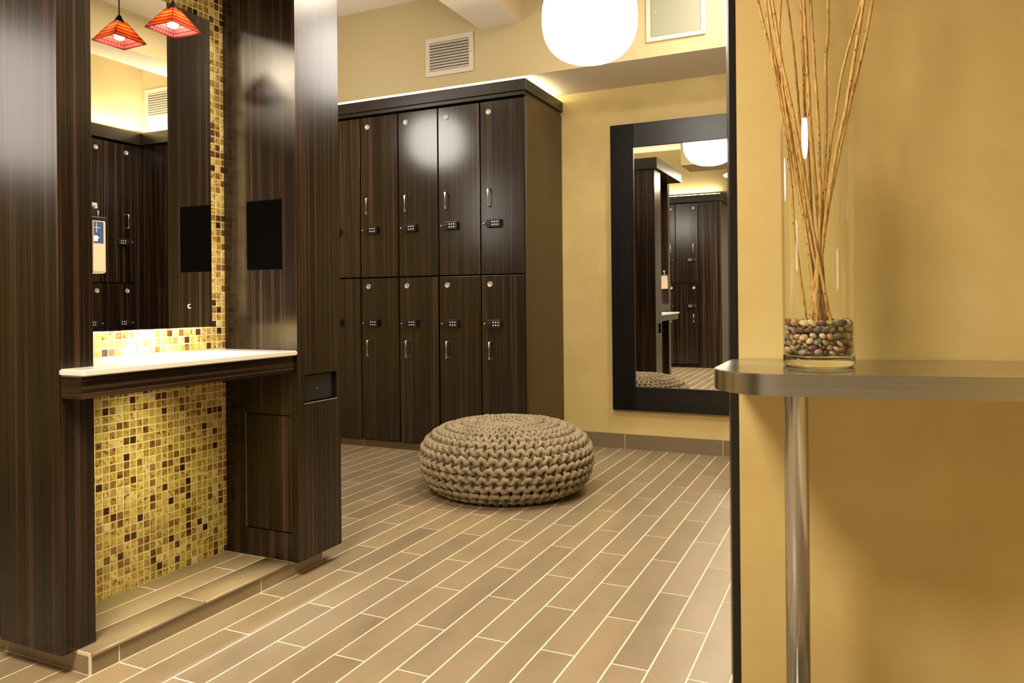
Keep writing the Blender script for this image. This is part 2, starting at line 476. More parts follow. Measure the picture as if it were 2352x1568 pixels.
# mosaic walls
PY, PZ = 0.02493, 0.0265
def mosaic(name, label, y0, y1, z0, z1, skip, zstart, order):
    w = struct(name, B(-2.235, XM-0.0015, y0, y1, z0, z1), GROUT_M, label)
    cells = []
    ys = []
    y = 1.6046
    while y-PY > y0: y -= PY
    while y+0.006 <= y1:
        ys.append(y); y += PY
    z = zstart
    while z+PZ*0.6 <= z1:
        for yy in ys:
            if not skip(yy, z): cells.append((yy, z))
        z += PZ
    cells.sort(key=order)
    def mtile(mb, yy, zz, hz):
        g = 0.0016; b_ = 0.0009; dx = rng.uniform(-0.0005, 0.0005); n = len(mb.v)
        a0, a1, c0, c1 = yy+g, min(yy+PY-g, y1-0.0005), zz+g, zz+hz-g
        xf = XM+dx
        mb.v += [(XM-0.003,a0,c0),(XM-0.003,a1,c0),(XM-0.003,a1,c1),(XM-0.003,a0,c1),
                 (xf,a0+b_,c0+b_),(xf,a1-b_,c0+b_),(xf,a1-b_,c1-b_),(xf,a0+b_,c1-b_)]
        for f in ((4,5,6,7),(0,1,5,4),(1,2,6,5),(2,3,7,6),(3,0,4,7)):
            mb.f.append(tuple(n+i for i in f)); mb.mi.append(0); mb.sm.append(False)
    for yy, zz in cells[:300]:
        mb = MB(); mtile(mb, yy, zz, min(PZ, z1-zz)); obj('tile', mb, MOS, w)
    mb = MB()
    for yy, zz in cells[300:]: mtile(mb, yy, zz, min(PZ, z1-zz))
    if mb.v:
        o = obj('tile_field', mb, MOS_I, w); o['kind'] = 'stuff'
    return w
mosaic('wall_mosaic_lower', 'amber glass mosaic under the vanity counter', 1.421, 2.1465, 0.06, 0.752, lambda y, z: False, 0.0615,
       lambda c: (c[0] < 1.57, c[0]*1.0 + abs(c[1]-0.3)*0.35))
MZ0, MZ1, MY0, MY1 = 0.917, 2.046, 1.48, 2.060
mosaic('wall_mosaic_upper', 'amber glass mosaic around the vanity mirror', 1.421, 2.1465, 0.830, 2.28,
       lambda y, z: (MY0+0.03 < y < MY1-2*PY and MZ0+0.02 < z < MZ1-0.06), 0.8330,
       lambda c: (0 if (c[0] > 1.57 and c[1] < 2.09) else 1, c[1]))
struct('wall_vanity_back', B(-2.26, -2.236, 1.33, 2.385, 0.06, 2.28), W_DK)

# left column
lc = thing('wooden_column', 'narrow striped dark wood column left of the vanity mirror carrying the soap dispenser', 'column', (-2.08, 1.37, 0.06))
obj('body', BB(-2.21+2.08, -1.946+2.08, -0.05, 0.05, 0.0, 2.22, 0.0015), W_V, lc)
# right column: pockets in the inner face (towards -Y) and the front face (towards +X)
rc = thing('wooden_column', 'wide striped dark wood column right of the vanity with a black tissue slot', 'column', (0, 0, 0))
mb = MB()
x0, x1, y0, y1, z0, z1 = -2.21, -1.85, 2.147, 2.394, 0.061, 2.28
pocket_face(mb, (x0, y0, 0.61), (1,0,0), (0,0,1), x1-x0, z1-0.61, (0,-1,0), (0.125, 0.295, 1.125-0.61, 1.383-0.61, 0.004))
pocket_face(mb, (x0, y0, z0), (1,0,0), (0,0,1), x1-x0, 0.61-z0, (0,-1,0), (-2.0985-x0, -1.8775-x0, 0.163-z0, 0.592-z0, 0.006))
pocket_face(mb, (x1, y0, z0), (0,1,0), (0,0,1), y1-y0, z1-z0, (1,0,0), (0.034, 0.225, 0.632-z0, 0.736-z0, 0.02))
mb.quad((x0,y0,z0),(x0,y0,z1),(x0,y1,z1),(x0,y1,z0))
mb.quad((x1,y1,z0),(x0,y1,z0),(x0,y1,z1),(x1,y1,z1))
mb.quad((x0,y0,z1),(x1,y0,z1),(x1,y1,z1),(x0,y1,z1)); mb.quad((x0,y0,z0),(x0,y1,z0),(x1,y1,z0),(x1,y0,z0))
obj('body', mb, [W_V, P_DARK], rc)
ap = obj('access_panel', BB(-2.094, -1.879, 2.1465, 2.1525, 0.167, 0.589, 0.001), W_V, rc)
obj('hinge_strip', B(-2.0978, -2.0962, 2.1462, 2.1525, 0.165, 0.591), NICKEL, ap)
ol = obj('outlet', BB(-1.868, -1.864, 2.186, 2.368, 0.637, 0.731, 0.001), P_BLACK, rc)
obj('screw', MB().lathe([(0.0, -1.8625), (0.0028, -1.8625), (0.0028, -1.8645)], 10), NICKEL, ol)
o = ol.children[0]
o.data.transform(Matrix.Translation((0, 2.273, 0.681)) @ Matrix.Rotation(math.radians(90), 4, 'Y') @ Matrix.Identity(4))
for v in o.data.vertices: v.co.x = -1.8625 if v.co.x > -1.8635 or True else v.co.x
o.data.clear_geometry()
mbs = MB(); mbs.bevbox(-1.8645, -1.8625, 2.270, 2.276, 0.679, 0.683, 0.0006)
o.data.from_pydata(mbs.v, [], mbs.f)
obj('slot_lip', B(-1.8515, -1.8485, 2.181, 2.373, 0.6305, 0.6335), NICKEL, rc)
obj('slot_plate', B(-2.083, -1.917, 2.1495, 2.1508, 1.127, 1.381), P_SLOT, rc)

# canopy across the top of the vanity
cn = thing('canopy', 'dark wood canopy box capping the vanity, pendant lamp hung below', 'canopy', (0, 0, 0))
obj('fascia', BB(-2.26, -1.815, 1.29, 2.425, 2.281, 2.392, 0.003), W_CROWN, cn)

# counter
ct = thing('vanity_counter', 'white quartz vanity counter with dark striped wood edge', 'counter', (0, 0, 0))
mb = MB()
poly = [(-2.1935, 1.4215), (-1.945, 1.4215), (-1.945, 1.32), (-1.853, 1.32), (-1.849, 1.324), (-1.849, 2.1462), (-2.1935, 2.1462)]
bm = bmesh.new()
vs0 = [bm.verts.new((x, y, 0.812)) for x, y in poly]
f = bm.faces.new(vs0); r = bmesh.ops.extrude_face_region(bm, geom=[f])
for g in r['geom']:
    if isinstance(g, bmesh.types.BMVert): g.co.z = 0.830
bmesh.ops.recalc_face_normals(bm, faces=bm.faces[:])
bmesh.ops.bevel(bm, geom=[e for e in bm.edges if abs(e.verts[0].co.z-e.verts[1].co.z) < 1e-6], offset=0.003, segments=2, affect='EDGES')
mb.add_bm(bm)
obj('slab', mb, STONE, ct)
ap = obj('apron', MB().bevbox(-1.944, -1.860, 1.322, 1.4205, 0.752, 0.8115, 0.001).bevbox(-1.90, -1.860, 1.4205, 2.1462, 0.752, 0.8115, 0.001), [W_Y, W_X], ct)
for p in ap.data.polygons:
    if p.normal.y < -0.9: p.material_index = 1
obj('underside', B(-2.1935, -1.9005, 1.4215, 2.1462, 0.790, 0.8115), W_Y, ct)

# backlit mirror
vm = thing('vanity_mirror', 'frameless backlit mirror on the amber mosaic', 'mirror', (0, 0, 0))
obj('glass', B(-2.177, -2.172, MY0, MY1, MZ0, MZ1), MIRROR, vm)
obj('backing', B(-2.193, -2.1775, MY0+0.03, MY1-0.03, MZ0+0.03, MZ1-0.03), P_WHITE, vm)
SW = emit('switch_glow', (0.85, 0.93, 1.0), 1.6)
mb = MB()
for i in range(14):                                   # crescent touch switch
    a0 = math.radians(50+i*20); a1 = math.radians(50+(i+1)*20)
    w0 = 0.0035*math.sin(math.pi*i/14)+0.0005; w1 = 0.0035*math.sin(math.pi*(i+1)/14)+0.0005
    P = lambda a, r: (-2.1716, 1.957+r*math.cos(a), 0.993+r*math.sin(a))
    mb.quad(P(a0, 0.008-w0), P(a0, 0.008), P(a1, 0.008), P(a1, 0.008-w1))
obj('touch_switch', mb, SW, vm)
LED = emit('mirror_led', (1.0, 0.90, 0.72), 18.0)
for n_, b_ in (('led_strip', (-2.191, -2.180, MY0+0.04, MY1-0.04, MZ0+0.018, MZ0+0.024)), ('led_strip', (-2.191, -2.180, MY1-0.024, MY1-0.018, MZ0+0.04, MZ1-0.04))):
    obj(n_, B(*b_), LED, vm)
area('mirror_glow', (-2.183, (MY0+MY1)/2, MZ0+0.012), MY1-MY0-0.06, 9.0, (1.0, 0.88, 0.66), (-2.183, (MY0+MY1)/2, 0.0), math.pi, 0.012)
area('counter_glow', (-1.925, 1.74, 0.748), 0.06, 1.5, (1.0, 0.90, 0.42), (-2.195, 1.74, 0.12), math.radians(105), 0.40)

# pendant in the vanity
PX, PYY, PZ_ = -2.0435, 1.785, 1.902      # rim centre
RED = bpy.data.materials.new('red_woven_shade'); RED.use_nodes = True
nt = RED.node_tree; N, L = nt.nodes, nt.links
b = N['Principled BSDF']; b.inputs['Roughness'].default_value = 0.6
tr = N.new('ShaderNodeBsdfTranslucent')
tc = N.new('ShaderNodeTexCoord'); wv = N.new('ShaderNodeTexWave'); wv.bands_direction = 'Z'
wv.inputs['Scale'].default_value = 22; wv.inputs['Distortion'].default_value = 1.0
L.new(tc.outputs['Object'], wv.inputs['Vector'])
r = ramp(N, [(0.0, (0.28, 0.012, 0.004)), (0.5, (0.62, 0.07, 0.008)), (1.0, (0.80, 0.16, 0.015))])
L.new(wv.outputs['Fac'], r.inputs[0]); L.new(r.outputs[0], b.inputs['Base Color']); L.new(r.outputs[0], tr.inputs['Color'])
wall_ = []
for bd in ('X', 'Y'):
    w2 = N.new('ShaderNodeTexWave'); w2.bands_direction = bd; w2.inputs['Scale'].default_value = 30; w2.inputs['Distortion'].default_value = 0.6
    L.new(tc.outputs['Object'], w2.inputs['Vector'])
    rr_ = ramp(N, [(0.05, (0.35, 0.25, 0.2)), (0.35, (1, 1, 1))]); L.new(w2.outputs['Fac'], rr_.inputs[0]); wall_.append(rr_.outputs[0])
prev = r.outputs[0]
for o_ in wall_:
    m_ = N.new('ShaderNodeMix'); m_.data_type = 'RGBA'; m_.blend_type = 'MULTIPLY'; m_.inputs[0].default_value = 0.55
    L.new(prev, m_.inputs[6]); L.new(o_, m_.inputs[7]); prev = m_.outputs[2]
L.new(prev, b.inputs['Base Color']); L.new(prev, tr.inputs['Color'])
LINING = plain('pink_lining', (0.80, 0.30, 0.30), 0.6)
ln_ = LINING.node_tree.nodes; ll_ = LINING.node_tree.links
tl_ = ln_.new('ShaderNodeBsdfTranslucent'); tl_.inputs[0].default_value = (0.95, 0.62, 0.42, 1)
ml_ = ln_.new('ShaderNodeMixShader'); ml_.inputs[0].default_value = 0.62
ll_.new(ln_['Principled BSDF'].outputs[0], ml_.inputs[1]); ll_.new(tl_.outputs[0], ml_.inputs[2]); ll_.new(ml_.outputs[0], ln_['Material Output'].inputs['Surface'])
mxs = N.new('ShaderNodeMixShader'); mxs.inputs[0].default_value = 0.7
L.new(b.outputs[0], mxs.inputs[1]); L.new(tr.outputs[0], mxs.inputs[2])
L.new(mxs.outputs[0], N['Material Output'].inputs['Surface'])
REDF = plain('red_frame', (0.30, 0.015, 0.006), 0.5)
pl = thing('pendant_lamp', 'red woven pyramid pendant lamp hanging before the vanity mirror', 'lamp', (PX, PYY, PZ_))
pl.rotation_euler = (0, 0, math.radians(3))
mb = MB(); R0, R1, HS = 0.0595, 0.017, 0.066
rows = 11
def sq(r, z): return [(-r,-r,z),(r,-r,z),(r,r,z),(-r,r,z)]
for i in range(rows):                                   # overlapping woven bands
    ta, tb = i/rows, (i+1)/rows
    ra, rb = R0+(R1-R0)*ta+0.0008, R0+(R1-R0)*tb-0.0006
    A, Bq = sq(ra, HS*ta), sq(rb, HS*tb+0.001)
    for k in range(4):
        j = (k+1) % 4
        mb.quad(A[k], A[j], Bq[j], Bq[k])
sh = obj('shade', mb, RED, pl)
mb = MB()
for k in range(4):
    j = (k+1) % 4
    mb.tube([sq(R0, 0)[k], sq(R0, 0)[j]], 0.0016, 6)
    mb.tube([sq(R0, 0)[k], sq(R1, HS)[k]], 0.0014, 6)
    mb.tube([sq(R1, HS)[k], sq(R1, HS)[j]], 0.0014, 6)
obj('shade_frame', mb, REDF, sh)
mb = MB()                                               # pink cane lattice inside the shade
A, Bq = sq(R0-0.0025, 0.001), sq(R1-0.001, HS-0.001)
for k in range(4):
    j = (k+1) % 4
    a0, a1, b0, b1 = [Vector(q) for q in (A[k], A[j], Bq[k], Bq[j])]
    nu, nv = 9, 7
    for iu in range(nu):
        for iv in range(nv):
            P2 = lambda u, v: tuple((a0.lerp(a1, u)).lerp(b0.lerp(b1, u), v))
            e_ = 0.10
            u0, u1, v0, v1 = (iu+e_)/nu, (iu+1-e_)/nu, (iv+e_)/nv, (iv+1-e_)/nv
            mb.quad(P2(u0, v0), P2(u0, v1), P2(u1, v1), P2(u1, v0))
obj('lining', mb, LINING, sh)
obj('cap', MB().lathe([(0.0, 0.092), (0.006, 0.091), (0.010, 0.082), (0.019, 0.066), (0.020, 0.062), (0.012, 0.060)], 16), P_BLACK, pl)
obj('cord', MB().tube([(0,0,0.09), (0,0,2.281-PZ_)], 0.0022, 8), P_BLACK, pl)
BULB = emit('bulb', (1.0, 0.95, 0.90), 45.0)
obj('bulb', MB().lathe([(0.0, 0.008), (0.012, 0.009), (0.0165, 0.014), (0.016, 0.022), (0.009, 0.038), (0.008, 0.062)], 16), BULB, pl)
d = bpy.data.lights.new('pendant_light', 'SPOT'); d.energy = 95; d.color = (0.86, 0.93, 1.0); d.spot_size = math.radians(42); d.spot_blend = 0.8; d.shadow_soft_size = 0.012
o = bpy.data.objects.new('pendant_light', d); COL.objects.link(o); o.location = (PX, PYY, PZ_-0.002)
d = bpy.data.lights.new('pendant_inner', 'POINT'); d.energy = 2.2; d.color = (1.0, 0.9, 0.8); d.shadow_soft_size = 0.008
o = bpy.data.objects.new('pendant_inner', d); COL.objects.link(o); o.location = (PX, PYY, PZ_+0.048)

# wall mounted soap dispenser on the left column
SOAP = plain('cream_plastic', (0.72, 0.58, 0.42), 0.25)
SOAPB = plain('label_blue', (0.06, 0.09, 0.26), 0.35)
SOAPW = plain('pump_white', (0.85, 0.82, 0.76), 0.2)
sd = thing('soap_dispenser', 'cream soap dispenser with black cap and white pump mounted on left column', 'dispenser', (-1.988, 1.4205, 1.09))
obj('bottle', BB(-0.038, 0.038, 0.002, 0.046, 0.0, 0.150, 0.006), SOAP, sd)
obj('cap', BB(-0.039, 0.039, 0.001, 0.047, 0.1502, 0.160, 0.003), P_BLACK, sd)
obj('pump', MB().lathe([(0.0, 0.160), (0.010, 0.160), (0.010, 0.166), (0.004, 0.168), (0.004, 0.192), (0.009, 0.193), (0.009, 0.204), (0.0, 0.205)], 14, 0.0, 0.012).bevbox(-0.006, 0.006, 0.010, 0.042, 0.192, 0.203, 0.002).bevbox(-0.005, 0.005, 0.034, 0.044, 0.187, 0.197, 0.002), SOAPW, sd)
lb = obj('label', B(0.0381, 0.0386, 0.006, 0.036, 0.085, 0.146), SOAPB, sd)
obj('print', MB().box(0.0387, 0.0389, 0.014, 0.0155, 0.115, 0.142).box(0.0387, 0.0389, 0.008, 0.026, 0.128, 0.1292).box(0.0387, 0.0389, 0.006, 0.018, 0.090, 0.106).box(0.0387, 0.0389, 0.018, 0.022, 0.098, 0.103), SOAPW, lb)
obj('bracket', B(-0.030, 0.030, -0.0003, 0.003, 0.01, 0.14), P_BLACK, sd)

# ================================================================== LOCKERS
ZS0, ZS1, ZL0, ZL1 = 1.1765, 2.285, 0.052, 1.1690
def locker_meshes(w):
    D = {}
    for kind, z0, z1 in (('upper', ZS0, ZS1), ('lower', ZL0, ZL1)):
        D[kind+'_carcass'] = B(0.0008, w-0.0008, 0.021, 0.60, z0, z1).mesh('carcass', P_CARC)
        D[kind+'_door'] = BB(0.0048, w-0.0048, 0.0, 0.0205, z0+0.001, z1-0.001, 0.0012).mesh('door', W_LOCK)
    pts = [(0, -0.001, 0)] + [(0, -0.022-0.006*math.sin(a), 0.006-0.006*math.cos(a)) for a in (0.0, 0.8, 1.57)] + [(0, -0.028, 0.104)] + [(0, -0.022-0.006*math.cos(a), 0.104+0.006*math.sin(a)) for a in (0.8, 1.57)] + [(0, -0.001, 0.11)]
    D['handle'] = MB().tube(pts, 0.0054, 8).mesh('handle', NICKEL)
    D['disc'] = MB().lathe([(0.0, -0.004), (0.0145, -0.004), (0.0150, -0.0052), (0.0175, -0.0052), (0.0180, -0.0), ], 20, axis='Y').mesh('number_disc', DISC)
    D['lock'] = MB().bevbox(0.0, 0.098, -0.026, 0.0, -0.027, 0.027, 0.005).mesh('combination_lock', P_BLACK)
    mb = MB()
    mb.prism([(-0.018, -0.012), (0.03, -0.030), (0.03, -0.022)], -0.006, 0.008)
    D['lever'] = MB().bevbox(-0.020, 0.030, -0.031, -0.0255, -0.010, 0.008, 0.002).mesh('lever', P_BLACK)
    D['pin'] = MB().lathe([(0.0, -0.034), (0.004, -0.034), (0.005, -0.031)], 10, -0.015, 0, axis='Y').mesh('lever_tip', NICKEL)
    mb = MB()
    for i in range(3):
        for j in range(2):
            mb.lathe([(0.0, -0.0285), (0.0040, -0.0285), (0.0048, -0.0260)], 10, axis='Y')
            for q in range(len(mb.v)-30, len(mb.v)):
                x, y, z = mb.v[q]; mb.v[q] = (x+0.044+i*0.0175, y, z-0.0095+j*0.0185)
    D['keypad'] = mb.mesh('keypad', P_KEY)
    return D
def make_locker(D, w, kind, loc, rz, label, group):
    t = thing('locker', label, 'locker', loc, rz, group)
    link('carcass', D[kind+'_carcass'], t)
    dr = link('door', D[kind+'_door'], t)
    hx = 0.066
    zd, zk, zh = (2.217, 1.500, 1.611) if kind == 'upper' else (1.112, 0.858, 0.630)
    h = link('handle', D['handle'], dr); h.location = (hx, 0, zh)
    d_ = link('number_disc', D['disc'], dr); d_.location = (hx-0.002, 0, zd)
    k = link('combination_lock', D['lock'], t); k.location = (hx-0.014, 0, zk)
    for nm in ('lever', 'pin', 'keypad'):
        link({'lever': 'lever', 'pin': 'lever_tip', 'keypad': 'keypad'}[nm], D[nm], k)
    return t
D31 = locker_meshes(0.3135); D26 = locker_meshes(0.265)
ordn = ['first', 'second', 'third', 'fourth', 'fifth', 'sixth']
for c in range(6):
    xl = -1.9055 - 0.3135*(c+1)
    for kind in ('upper', 'lower'):
        lab = '%s locker with striped dark wood door, %s from the brown end panel' % (kind, ordn[c])
        make_locker(D31, 0.3135, kind, (xl, 4.33, 0), 0, lab, 'lockers in the bank behind the pouf')
def bank_extra(name_end, end_box, crown_boxes, plinth_box, led_boxes, who):
    if end_box:
        t = tag(obj('end_panel', BB(*end_box, 0.001), W_END), 'plain brown wood panel closing the end of %s' % who, 'panel')
    cb = MB()
    for q in crown_boxes: cb.bevbox(*q, 0.002)
    t = tag(obj('crown', cb, W_CROWN), 'dark wood crown topping %s' % who, 'cornice')
    return t
bank_extra('end', (-1.9050, -1.8870, 4.328, 4.935, 0.0, 2.292), [(-3.80, -1.878, 4.290, 4.938, 2.318, 2.389), (-3.80, -1.892, 4.302, 4.936, 2.293, 2.3175)], None, None, 'the locker bank behind the pouf')
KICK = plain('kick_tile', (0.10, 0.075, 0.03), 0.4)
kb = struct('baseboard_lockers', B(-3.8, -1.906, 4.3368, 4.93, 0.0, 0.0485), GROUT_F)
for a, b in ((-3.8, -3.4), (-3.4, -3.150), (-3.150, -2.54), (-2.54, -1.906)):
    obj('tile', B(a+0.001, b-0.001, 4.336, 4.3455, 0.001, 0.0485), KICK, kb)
LEDC = emit('cove_led', (1.0, 0.82, 0.50), 42.0)
def led(label, boxes):
    mb = MB()
    for q in boxes: mb.box(*q)
    return tag(obj('led_strip', mb, LEDC), label, 'light strip')
led('glowing warm light strip lying on the crown of the lockers behind the pouf', [(-3.79, -1.945, 4.455, 4.475, 2.3892, 2.398), (-1.965, -1.945, 4.4755, 4.90, 2.3892, 2.398)])

# side bank on the right, seen in the vanity mirror
for c in range(2):
    yl = 4.250 - 0.265*c
    for kind in ('upper', 'lower'):
        lab = '%s locker of the side bank seen in the vanity mirror, %s from the corner' % (kind, ordn[c])
        make_locker(D26, 0.265, kind, (0.985, yl, 0), -math.pi/2, lab, 'lockers in the side bank')
# rear bank behind the camera, seen in the black framed mirror
for c in range(2):
    xl = -2.030 - 0.3135*c
    for kind in ('upper', 'lower'):
        lab = '%s locker of the rear bank seen in the framed mirror, %s from its wood panel' % (kind, ordn[c])
        make_locker(D31, 0.3135, kind, (xl, -0.75, 0), math.pi, lab, 'lockers in the rear bank')
tag(obj('filler_panel', BB(0.9855, 1.60, 4.2505, 4.33, 0.05, 2.29, 0.001), W_V), 'narrow dark filler in the locker corner seen in the vanity mirror', 'panel')
tag(obj('filler_panel', BB(0.45, 0.984, 4.331, 4.92, 0.0, 2.29, 0.001), W_V), 'striped brown panel beside the side lockers in the vanity mirror', 'panel')
tag(obj('filler_panel', BB(-2.0245, -1.72, -1.38, -0.75, 0.0, 2.29, 0.001), W_V), 'plain striped end panel of the rear lockers seen in the framed mirror', 'panel')
tag(obj('filler_panel', BB(0.986, 1.60, 3.40, 3.715, 0.0, 2.29, 0.001), W_V), 'striped panel closing the near end of the side lockers', 'panel')
bank_extra('s', None, [(0.945, 1.60, 3.40, 4.2895, 2.293, 2.389), (0.41, 1.60, 4.290, 4.938, 2.293, 2.389)], None, None, 'the side lockers seen in the vanity mirror')
bank_extra('r', None, [(-3.2, -1.69, -1.395, -0.712, 2.293, 2.389)], None, None, 'the rear lockers seen in the framed mirror')
led('glowing light strip on the crown of the side lockers in the vanity mirror', [(0.99, 1.002, 3.42, 4.330, 2.3892, 2.398), (0.45, 1.002, 4.335, 4.347, 2.3892, 2.398)])
led('glowing light strip on the crown of the rear lockers in the framed mirror', [(-3.15, -1.73, -0.768, -0.756, 2.3892, 2.398)])
area('side_cove', (1.02, 3.90, 2.402), 0.9, 9, (1.0, 0.86, 0.6), (1.10, 3.90, 3.0), math.pi, 0.03).rotation_euler.z += 0
area('rear_cove', (-2.4, -0.80, 2.402), 1.3, 9, (1.0, 0.86, 0.6), (-2.4, -0.86, 3.0), math.pi, 0.03)
area('back_cove', (0.72, 4.36, 2.402), 0.5, 6, (1.0, 0.86, 0.6), (0.72, 4.42, 3.0), math.pi, 0.03)
struct('baseboard_side', B(1.0, 1.6, 3.722, 4.25, 0.0, 0.05), P_CARC)
struct('baseboard_rear', B(-2.66, -2.03, -1.37, -0.765, 0.0, 0.05), P_CARC)

# ================================================================== FRAMED MIRROR
fm = thing('framed_mirror', 'big wall mirror in a wide black wood frame', 'mirror', (-0.98, 4.94, 0.265))
fm.rotation_euler = (math.radians(0.29), 0, 0)
fx0, fx1, fz1, fw = -0.541, 0.541, 1.911, 0.158
# four frame boards, mitred look
mb = MB(); mb.bevbox(fx0, fx0+fw, -0.042, -0.004, 0, fz1, 0.002); obj('frame_board', mb, W_DK, fm)
mb = MB(); mb.bevbox(fx1-fw, fx1, -0.042, -0.004, 0, fz1, 0.002); obj('frame_board', mb, W_DK, fm)
b_ = W_DK.node_tree.nodes['Principled BSDF']; b_.inputs['Specular IOR Level'].default_value = 0.22
W_DKX = wood('black_brown_wood_across', 'X', (0.003, 0.003, 0.0034), (0.006, 0.0056, 0.006), (0.013, 0.011, 0.010), 0.34)
mb = MB(); mb.bevbox(fx0+fw+0.0003, fx1-fw-0.0003, -0.042, -0.004, 0, fw, 0.002); obj('frame_board', mb, W_DKX, fm)
mb = MB(); mb.bevbox(fx0+fw+0.0003, fx1-fw-0.0003, -0.042, -0.004, fz1-fw, fz1, 0.002); obj('frame_board', mb, W_DKX, fm)
obj('glass', B(fx0+fw-0.01, fx1-fw+0.01, -0.032, -0.028, fw-0.01, fz1-fw+0.01), MIRROR, fm)

# ================================================================== VENTS
def vent(x0, x1, z0, z1, label, slats=10):
    t = thing('air_vent', label, 'vent', ((x0+x1)/2, 4.406, (z0+z1)/2))
    w, h, f = (x1-x0)/2, (z1-z0)/2, 0.033
    mb = MB()
    mb.bevbox(-w, w, -0.010, 0.0, h-f, h, 0.0015); mb.bevbox(-w, w, -0.010, 0.0, -h, -h+f, 0.0015)
    mb.bevbox(-w, -w+f, -0.010, 0.0, -h+f, h-f, 0.0015); mb.bevbox(w-f, w, -0.010, 0.0, -h+f, h-f, 0.0015)
    obj('frame', mb, P_WHITE, t)
    obj('backing', B(-w+f-0.002, w-f+0.002, -0.0015, -0.0002, -h+f-0.002, h-f+0.002), P_DARK, t)
    ph = 2*(h-f)/slats
    sm = MB()
    n = 0
    sm.v += [(-w+f, -0.012, -ph*0.52), (w-f, -0.012, -ph*0.52), (w-f, -0.003, ph*0.28), (-w+f, -0.003, ph*0.28),
             (-w+f, -0.0135, -ph*0.46), (w-f, -0.0135, -ph*0.46), (w-f, -0.0045, ph*0.36), (-w+f, -0.0045, ph*0.36)]
    for f_ in ((0,3,2,1),(4,5,6,7),(0,1,5,4),(1,2,6,5),(2,3,7,6),(3,0,4,7)): sm.f.append(f_); sm.mi.append(0); sm.sm.append(False)
    me = sm.mesh('slat', P_VENT)
    for i in range(slats):
        o = link('slat', me, t); o.location = (0, 0, -h+f+ph*(i+0.55))
    for sx in (-1, 1):
        obj('screw', MB().lathe([(0.0, -0.0115), (0.003, -0.0115), (0.0035, -0.0098)], 8, sx*(w-f*0.5), 0, axis='Y'), P_DARK, t)
    return t
vent(-2.663, -2.297, 2.522, 2.780, 'louvred white air vent in the soffit above the lockers')
vent(0.60, 1.02, 2.515, 2.775, 'louvred air vent seen only in the vanity mirror')
t = thing('access_hatch', 'square grey panel in a pale frame on the soffit right of the globe lamp', 'hatch', (-0.967, 4.406, 2.70))
mb = MB(); w, h, f = 0.172, 0.172, 0.026
mb.bevbox(-w, w, -0.010, 0.0, h-f, h, 0.0015); mb.bevbox(-w, w, -0.010, 0.0, -h, -h+f, 0.0015)
mb.bevbox(-w, -w+f, -0.010, 0.0, -h+f, h-f, 0.0015); mb.bevbox(w-f, w, -0.010, 0.0, -h+f, h-f, 0.0015)
obj('frame', mb, P_WHITE, t)
pn = obj('panel', BB(-w+f+0.002, w-f-0.002, -0.007, -0.0002, -h+f+0.002, h-f-0.002, 0.001), P_GREY, t)
obj('latch', MB().lathe([(0.0, -0.0105), (0.004, -0.0105), (0.005, -0.0068)], 10, -0.118, 0, axis='Y'), P_WHITE, pn)

# ================================================================== GLOBE PENDANT
GX, GY, GZ = -1.135, 3.345, 2.318
gl = thing('globe_lamp', 'large white glowing globe pendant lamp', 'lamp', (GX, GY, GZ))
prof = []
for i in range(29):
    a = -math.pi/2 + math.pi*i/28
    ca, sa = math.cos(a), math.sin(a)
    e = 0.80
    prof.append((0.222*abs(ca)**e, (0.205 if sa < 0 else 0.19)*math.copysign(abs(sa)**e, sa)))
prof[0] = (0.0005, prof[0][1]); prof[-1] = (0.03, prof[-1][1])
GLOBE = emit('opal_glass', (1.0, 0.92, 0.82), 15.0)
gsh = obj('shade', MB().lathe(prof, 48), GLOBE, gl)
obj('fitter', MB().lathe([(0.055, 0.180), (0.055, 0.215), (0.02, 0.235), (0.008, 0.24)], 24), NICKEL, gl)
obj('cord', MB().tube([(0,0,0.235), (0,0,H_CEIL-GZ)], 0.004, 8), P_BLACK, gl)
dup(gl, (-3.12, 3.345, GZ), 0, 'globe lamp behind the vanity, seen as a glow on the locker doors', None)

# ================================================================== POUF
YARN = bpy.data.materials.new('chunky_yarn'); YARN.use_nodes = True
N, L = YARN.node_tree.nodes, YARN.node_tree.links; b = N['Principled BSDF']
tc = N.new('ShaderNodeTexCoord')
n1 = N.new('ShaderNodeTexNoise'); n1.inputs['Scale'].default_value = 230; n1.inputs['Detail'].default_value = 2
n2 = N.new('ShaderNodeTexNoise'); n2.inputs['Scale'].default_value = 9; n2.inputs['Detail'].default_value = 3
L.new(tc.outputs['Object'], n1.inputs['Vector']); L.new(tc.outputs['Object'], n2.inputs['Vector'])
r = ramp(N, [(0.3, (0.265, 0.215, 0.140)), (0.7, (0.385, 0.320, 0.220))]); L.new(n2.outputs['Fac'], r.inputs[0])
r2 = ramp(N, [(0.3, (0.80, 0.80, 0.80)), (0.7, (1.1, 1.1, 1.1))]); L.new(n1.outputs['Fac'], r2.inputs[0])
mx = N.new('ShaderNodeMix'); mx.data_type = 'RGBA'; mx.blend_type = 'MULTIPLY'; mx.inputs[0].default_value = 1
L.new(r.outputs[0], mx.inputs[6]); L.new(r2.outputs[0], mx.inputs[7]); L.new(mx.outputs[2], b.inputs['Base Color'])
b.inputs['Roughness'].default_value = 0.95; b.inputs['Specular IOR Level'].default_value = 0.1
bp = N.new('ShaderNodeBump'); bp.inputs['Strength'].default_value = 0.35; bp.inputs['Distance'].default_value = 0.002
L.new(n1.outputs['Fac'], bp.inputs['Height']); L.new(bp.outputs[0], b.inputs['Normal'])
YCORE = plain('pouf_core', (0.20, 0.155, 0.095), 1.0, spec=0.0)
pf = thing('knitted_pouf', 'round chunky knitted beige floor pouf', 'pouf', (-1.722, 3.640, 0.0))
PR, PH, PZC, PE = 0.440, 0.172, 0.182, 0.66
